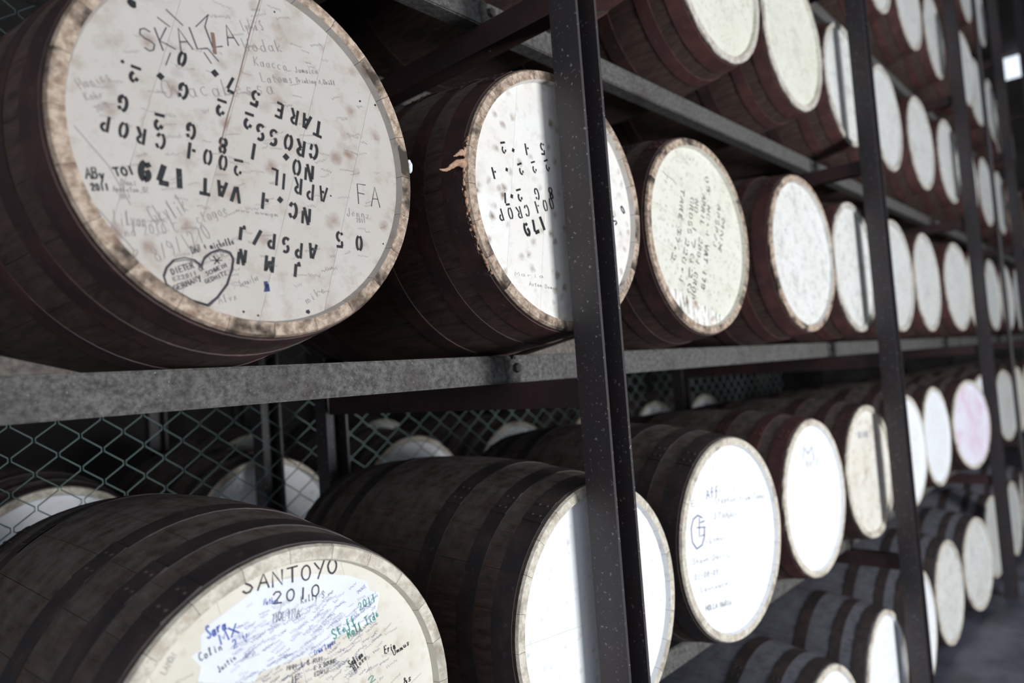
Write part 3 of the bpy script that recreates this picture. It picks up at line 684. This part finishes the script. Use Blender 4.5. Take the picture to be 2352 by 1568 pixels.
# near barrels with staves and head boards of their own
e, hd = make_barrel(.524, .947, .363, 1.0, 1, 'h1', 'biggest upper barrel, scuffed white head with upside-down stencil and a drawn heart', GRP['H'], 'H1', 'hoop', 'wood', 'chime_tan', (rad_(-107.3), [-.26, -.16, -.055, .06, .16, .26]))
H1 = e
e, hd = make_barrel(1.197, .914, .367, -2.0, 1, 'h2', 'barrel with spotted white head and wax drips, half behind the near post', GRP['H'], 'H2', 'hoop', 'wood', 'chime_tan', (rad_(80), S6)); H2 = e
e, hd = make_barrel(1.853, .933, .359, -2.0, 1, 'h3', 'barrel with yellowed stencilled head and a peeling strip of board at its bottom', GRP['H'], 'H3', 'hoop', 'wood', 'chime_tan', (rad_(-16.1), [-.26, -.192, -.09, .01, .11, .26]), wear=0); H3 = e
e, hd = make_barrel(.523, .939, -.503, .1, 1, 'c1', 'barrel in the lower left with signatures and torn paper on its cream head', GRP['C'], 'C1', 'hoop_dark', 'wood', 'chime_cream', (rad_(-77.5), [-.26, -.15, -.05, .039, .14, .26]))
pv = [(a/1000, REC - .0003, RB + c/1000) for a, c in PAPER]; n = len(pv)
pb = [(a, REC, c) for a, _, c in pv]
new_obj('torn_paper', mesh_py('torn_paper', pv + pb, [tuple(range(n)), tuple(range(2*n-1, n-1, -1))] + [(i, (i+1) % n, n+(i+1) % n, n+i) for i in range(n)]), hd, (M['paper'],))
C1 = e
e, hd = make_barrel(1.233, .916, -.514, -1.4, .975, 'white', 'barrel with plain bright white head and a single joint line, behind the near post', GRP['C'], 'C2', 'hoop_dark', 'wood', 'chime_cream', (rad_(-4.3), [-.26, -.13, -.015, .26])); C2 = e
e, hd = make_barrel(1.892, .932, -.500, -3.0, 1, 'white', 'barrel whose white head bears a large blue letter G and faint handwriting', GRP['C'], 'C3', 'hoop_dark', 'wood', 'chime_cream', (rad_(85), S6)); C3 = e
# the others: (row, x, dy, rot, look, chime, wood, hoops, label)
RH = ['hoop_red', 'hoop_red', 'hoop', 'hoop', 'hoop', 'hoop']
spec = []
for (x, dy, rot, look, lab) in ((2.573, -.03, -2, 'h4', 'mildew-speckled pale barrel with red hoops, right of the peeling one'), (3.253, 0, -.5, 'h4', 'barrel with a dark smear on its narrow pale head, left of the second post'),
        (3.91, 0, -1, 'dull', None), (4.573, .009, -.7, 'dull', None), (5.239, -.02, -3.8, 'dull', None), (5.96, 0, -2, 'c5', None), (6.64, 0, -1, 'dull', None), (7.33, 0, -2, 'dull', None), (8.0, 0, 0, 'dull', None), (8.68, 0, 0, 'dull', None)):
    spec.append(('H', x, dy, rot, look, 'chime_tan' if x < 3 else 'chime_grey', 'wood', RH, lab))
for (x, dy, rot, look, lab) in ((.78, 0, 0, 'h4', None), (1.43, 0, 0, 'h4', None), (2.08, -.024, -1.1, 'h3', None), (2.73, -.01, -1.0, 'h3', None), (3.418, .011, -.8, 'h4', None), (4.095, .021, 0, 'dull', None), (4.788, .012, -1, 'dull', None), (5.445, -.007, -1.6, 'dull', None), (6.14, 0, -1, 'dull', None), (6.85, 0, -1, 'dull', None), (7.53, 0, 0, 'dull', None), (8.20, 0, 0, 'raw', None), (8.85, 0, 0, 'raw', None)):
    spec.append(('A', x, dy, rot, look, 'chime_grey' if look != 'raw' else 'chime_tan', 'wood', RH, lab))
for (x, dy, rot, look, lab) in ((2.75, 0, 0, 'dull', None), (3.42, 0, 0, 'dull', None), (4.08, 0, 0, 'dull', None), (4.76, 0, -1, 'dull', None), (5.43, 0, 0, 'dull', None), (6.25, -.03, -3, 'dull', None), (6.92, .0, -3, 'dull', None), (7.6, 0, 0, 'dull', None), (8.3, .05, 0, 'raw', None), (8.98, .05, 0, 'raw', None)):
    spec.append(('B', x, dy, rot, look, 'chime_grey', 'wood', RH, lab))
for (x, dy, rot, look, lab) in ((6.82, 0, 0, 'dull', None), (7.50, 0, 0, 'dull', None)):
    spec.append(('E', x, dy, rot, look, 'chime_grey', 'wood', RH, lab))
for (x, dy, rot, look, lab) in ((2.59, .014, -1.5, 'white', 'barrel with clean white head and faint blue marks, right of the letter G barrel'), (3.228, .01, -2.8, 'c5', 'barrel with brown-stained cream head, just left of the second post below the grey rail'), (3.886, .02, -2.5, 'white', None), (4.545, .033, -2, 'white', None),
        (5.215, -.02, -11, 'pink', 'barrel with pink-stained white head turned towards the aisle'), (6.02, .03, -9, 'white', None), (6.72, 0, -6, 'dull', None), (7.40, .0, -4, 'c5', None), (8.06, 0, -2, 'white', None), (8.72, 0, 0, 'dull', None)):
    spec.append(('C', x, dy, rot, look, 'chime_cream', 'wood', 'hoop' if x > 3 else RH, lab))
for (x, dy, rot, look, lab) in ((2.50, 0, -2, 'white', None), (3.155, 0, 0, 'white', None), (3.81, .02, 1, 'white', None), (4.464, .03, -2, 'h4', None), (5.117, .003, -5.9, 'h4', None), (5.87, .03, -3, 'dull', None), (6.54, 0, -1, 'dull', None), (7.2, 0, 0, 'dull', None)):
    spec.append(('D', x, dy, rot, look, 'chime_cream', 'wood_skylit', 'hoop_dark', lab))
near = {'H': 3, 'C': 3, 'A': 0, 'B': 0, 'E': 0, 'D': 0}; idx = dict(near)
HEADS = {}
for (r, x, dy, rot, look, ch, wd, hp, lab) in spec:
    i = idx[r]; idx[r] += 1
    lab = lab or ('%s barrel, %s from left %s' % ({'raw': 'dark unpainted', 'dull': 'dull pale-headed', 'h3': 'yellowish-headed', 'h4': 'grey-speckled', 'c5': 'cream-headed', 'white': 'white-headed'}[look], ORD[i], ROW[r]))
    k_ = .985 if r in 'CD' else 1
    e, hd = make_barrel(x, .938 + dy, Z[r] - RB*(1-k_), rot, k_, look, lab, GRP[r], None, hp, wd, ch)
    HEADS[(r, x)] = hd
for key, k in (('C4', ('C', 2.59)), ('C5', ('C', 3.228))): lettering(key, HEADS[k])
# second rack behind the fence
for i, x in enumerate((.616, 1.289, 1.986, 2.655, 3.33, 4.0, 4.68)):
    make_barrel(x, 2.45, -.513, 0, 1, 'white', 'white-headed barrel behind the wire fence, %s from the left' % ORD[i], 'barrels behind the wire fence', None, 'hoop_dark', 'wood', 'chime_cream')
for i, x in enumerate((1.95, 2.86)):
    make_barrel(x, 3.85, -.505, 0, 1, 'dull', ('dim far barrel glimpsed through the fence, left of the back post' if i == 0 else 'dim far barrel glimpsed through the fence, right of the back post'), 'far barrels beyond the fence', None, 'hoop_dark', 'wood', 'chime_cream')

# wax and lumps on the chimes
def blob(nm_, pts, parent, mat):
    """lumpy run of dried wax: a chain of merged beads"""
    bm = bmesh.new(); rg = random.Random(4)
    for (u, s, v, r) in pts:
        bmesh.ops.create_icosphere(bm, subdivisions=2, radius=r, matrix=Matrix.Translation((u, s, RB + v)) @ Matrix.Diagonal((1, .8, 1.2, 1)))
    for vv in bm.verts: vv.co += Vector((rg.uniform(-1, 1), rg.uniform(-1, 1), rg.uniform(-1, 1))) * .0012
    me = bpy.data.meshes.new(nm_); bm.to_mesh(me); bm.free(); o = new_obj(nm_, me, parent, (mat,))
    rm = o.modifiers.new('remesh', 'REMESH'); rm.mode = 'VOXEL'; rm.voxel_size = .0016; rm.use_smooth_shade = True
    sm = o.modifiers.new('smooth', 'SMOOTH'); sm.iterations = 5; sm.factor = .5; return o
pts = []
rg = random.Random(9)
for i in range(46):
    a = math.radians(162 + i*1.2 + rg.uniform(-.5, .5)); r = .281 + rg.uniform(-.001, .003); pts.append((r*math.cos(a), .004 + rg.uniform(0, .008), r*math.sin(a), rg.uniform(.002, .0045)))
for i in range(12):
    t = i/11; pts.append((-.282 - .050*t, .006 + .01*t, .036 - .015*t + .004*math.sin(t*6), .0055*(1-t) + .002))
for i in range(5):
    t = i/4; pts.append((-.283 - .020*t, .008, .058 - .010*t, .004*(1-t) + .0018))
blob('wax_drip', pts, H2, M['wax'])
blob('wax_lump', [(.283, .004, .024, .006), (.284, .004, .016, .004), (.281, .004, .031, .004)], H1, M['paper'])

# ------------------------------------------------------------------ racks
def chan(w_, d, t):  # C section open to -y: w along x, d along y
    return [(0, 0), (t, 0), (t, d-t), (w_-t, d-t), (w_-t, 0), (w_, 0), (w_, d), (0, d)]
def rack(label, y_head, px, levels, zt, rails_y, name='barrel_rack', x_end=(None, None)):
    yf, yb = y_head - .108, y_head + LEN + .035
    e = empty(name, (px[0], yf, 0)); tag(e, label, 'rack')
    off = Vector((-px[0], -yf, 0)); P = []
    def part(nm_, me, mt, par=e):
        o = new_obj(nm_, me, par, (mt,));
        if par is e: o.location = off
        return o
    for x in px:
        part('post', prism('post', [(x+a, yf+b) for a, b in chan(.076, .070, .008)], 'z', 0, zt), M['steel'])
        part('post', prism('post', [(x+a, yb+b) for a, b in chan(.076, .060, .008)], 'z', 0, zt), M['steel'])
        for lv in levels:
            zb = ZC + lv - .378
            part('cross_beam', prism('cross_beam', [(x+.012, zb-.060), (x+.064, zb-.060), (x+.064, zb-.052), (x+.020, zb-.052), (x+.020, zb-.008), (x+.064, zb-.008), (x+.064, zb), (x+.012, zb)], 'y', yf+.0705, yb-.0005), M['beam'])
    xs = [x_end[0]] + list(px[1:-1]) + [x_end[1]]
    for lv in levels:
        zr = ZC + lv - .378
        for ry in rails_y:
            for a, b in zip(xs[:-1], xs[1:]):
                r_ = part('rail', box_mesh('rail', a+.045, b+.035, ry, ry+.048, zr, zr+.064, .003), M['rail'])
        for x in px[1:]:
            g = part('joint_plate', prism('joint_plate', [(x+.012, zr+.055), (x+.07, zr+.055), (x+.07, zr-.008), (x+.05, zr-.040), (x+.035, zr-.062), (x+.022, zr-.058)], 'y', rails_y[0]-.006, rails_y[0]-.0005), M['rail'])
            bm = bmesh.new(); bmesh.ops.create_cone(bm, cap_ends=True, segments=6, radius1=.012, radius2=.011, depth=.010, matrix=Matrix.Translation((x+.042, rails_y[0]-.011, zr+.034)) @ Matrix.Rotation(math.pi/2, 4, 'X'))
            me = bpy.data.meshes.new('bolt'); bm.to_mesh(me); bm.free(); new_obj('bolt', me, g, (M['hoop_dark'],))
    return e
rack('tall steel barrel rack with dark red posts and grey rails, in front', .938, [-.96, 1.174, 3.31, 5.55, 7.66, 9.75], [Z['C'], Z['H'], Z['A'], Z['B'], Z['E']], 5.6, (1.115, 1.600), x_end=(-1.4, 9.75))
rack('steel barrel rack behind the wire fence', 2.45, [-.9, 1.225, 3.36, 5.5], [-.513], 2.6, (2.63, 3.10), x_end=(-1.2, 5.5))
rack('farthest steel rack glimpsed beyond the fence', 3.85, [.2, 2.3, 4.4], [-.505], 2.6, (4.03, 4.50), x_end=(-.2, 4.5))

# thin pipe in front of the far bays
bm = bmesh.new(); bmesh.ops.create_cone(bm, cap_ends=True, segments=12, radius1=.014, radius2=.014, depth=5.6, matrix=Matrix.Translation((0, 0, 2.8)))
bmesh.ops.create_cone(bm, cap_ends=True, segments=12, radius1=.035, radius2=.03, depth=.012, matrix=Matrix.Translation((0, 0, .006)))
me = bpy.data.meshes.new('standpipe'); bm.to_mesh(me); bm.free()
o = new_obj('standpipe', me, None, (M['steel'],)); o.location = (5.98, .78, 0); tag(o, 'thin dark vertical pipe standing before the far end of the rack', 'pipe')

# wooden wedges on the rail
def wedge(x0, x1, y0, y1, z, h, label, flip=False):
    p = [(x0, z), (x1, z), (x1 if not flip else x0, z+h)]
    o = new_obj('wedge', prism('wedge', p, 'y', y0, y1, .001), None, (M['wedge'],)); tag(o, label, 'wedge', 'wooden wedges on the grey rail')
RT = ZC + .363 - .378 + .064
wedge(.215, .32, 1.117, 1.160, RT, .030, 'small wooden wedge on the grey rail left of the largest barrel', True)
wedge(1.265, 1.475, 1.117, 1.160, RT, .040, 'dark wooden wedge on the grey rail beside the near post', False)

# ------------------------------------------------------------------ chain-link fence behind the front rack
fe = empty('chain_link_fence', (-.5, 2.10, 0)); tag(fe, 'green chain-link fence stretched behind the front barrel rack', 'fence')
HX, HZ, R_ = .0520, .0850, .0017
def wire_mesh(par):
    nseg = 64; vs, fs = [], []; pts = []
    for i in range(nseg+1):
        a = (i + par) % 2
        x = -.003 if a == 0 else HX + .003
        pts.append(Vector((x, .0022 if a == 0 else -.0022, .03 + i*HZ/2)))
    out = []
    for i, p in enumerate(pts):     # rounded bends
        if i in (0, nseg): out.append(p); continue
        out.append(p.lerp(pts[i-1], .12) ); out.append(p.lerp(pts[i+1], .12))
    for i, p in enumerate(out):
        d = (out[min(i+1, len(out)-1)] - out[max(i-1, 0)]).normalized(); s = d.cross(Vector((0, 1, 0))).normalized(); t = s.cross(d)
        for k in range(5): a = 2*math.pi*k/5; vs.append(p + s*R_*math.cos(a) + t*R_*math.sin(a))
    for i in range(len(out)-1):
        for k in range(5): fs.append((i*5+k, i*5+(k+1) % 5, (i+1)*5+(k+1) % 5, (i+1)*5+k))
    me = mesh_py('wire', vs, fs, True); me.materials.append(M['wire']); return me
WM = [wire_mesh(0), wire_mesh(1)]
for i in range(110):
    o = new_obj('wire', WM[i % 2], fe); o.location = (i*HX, 0, 0)
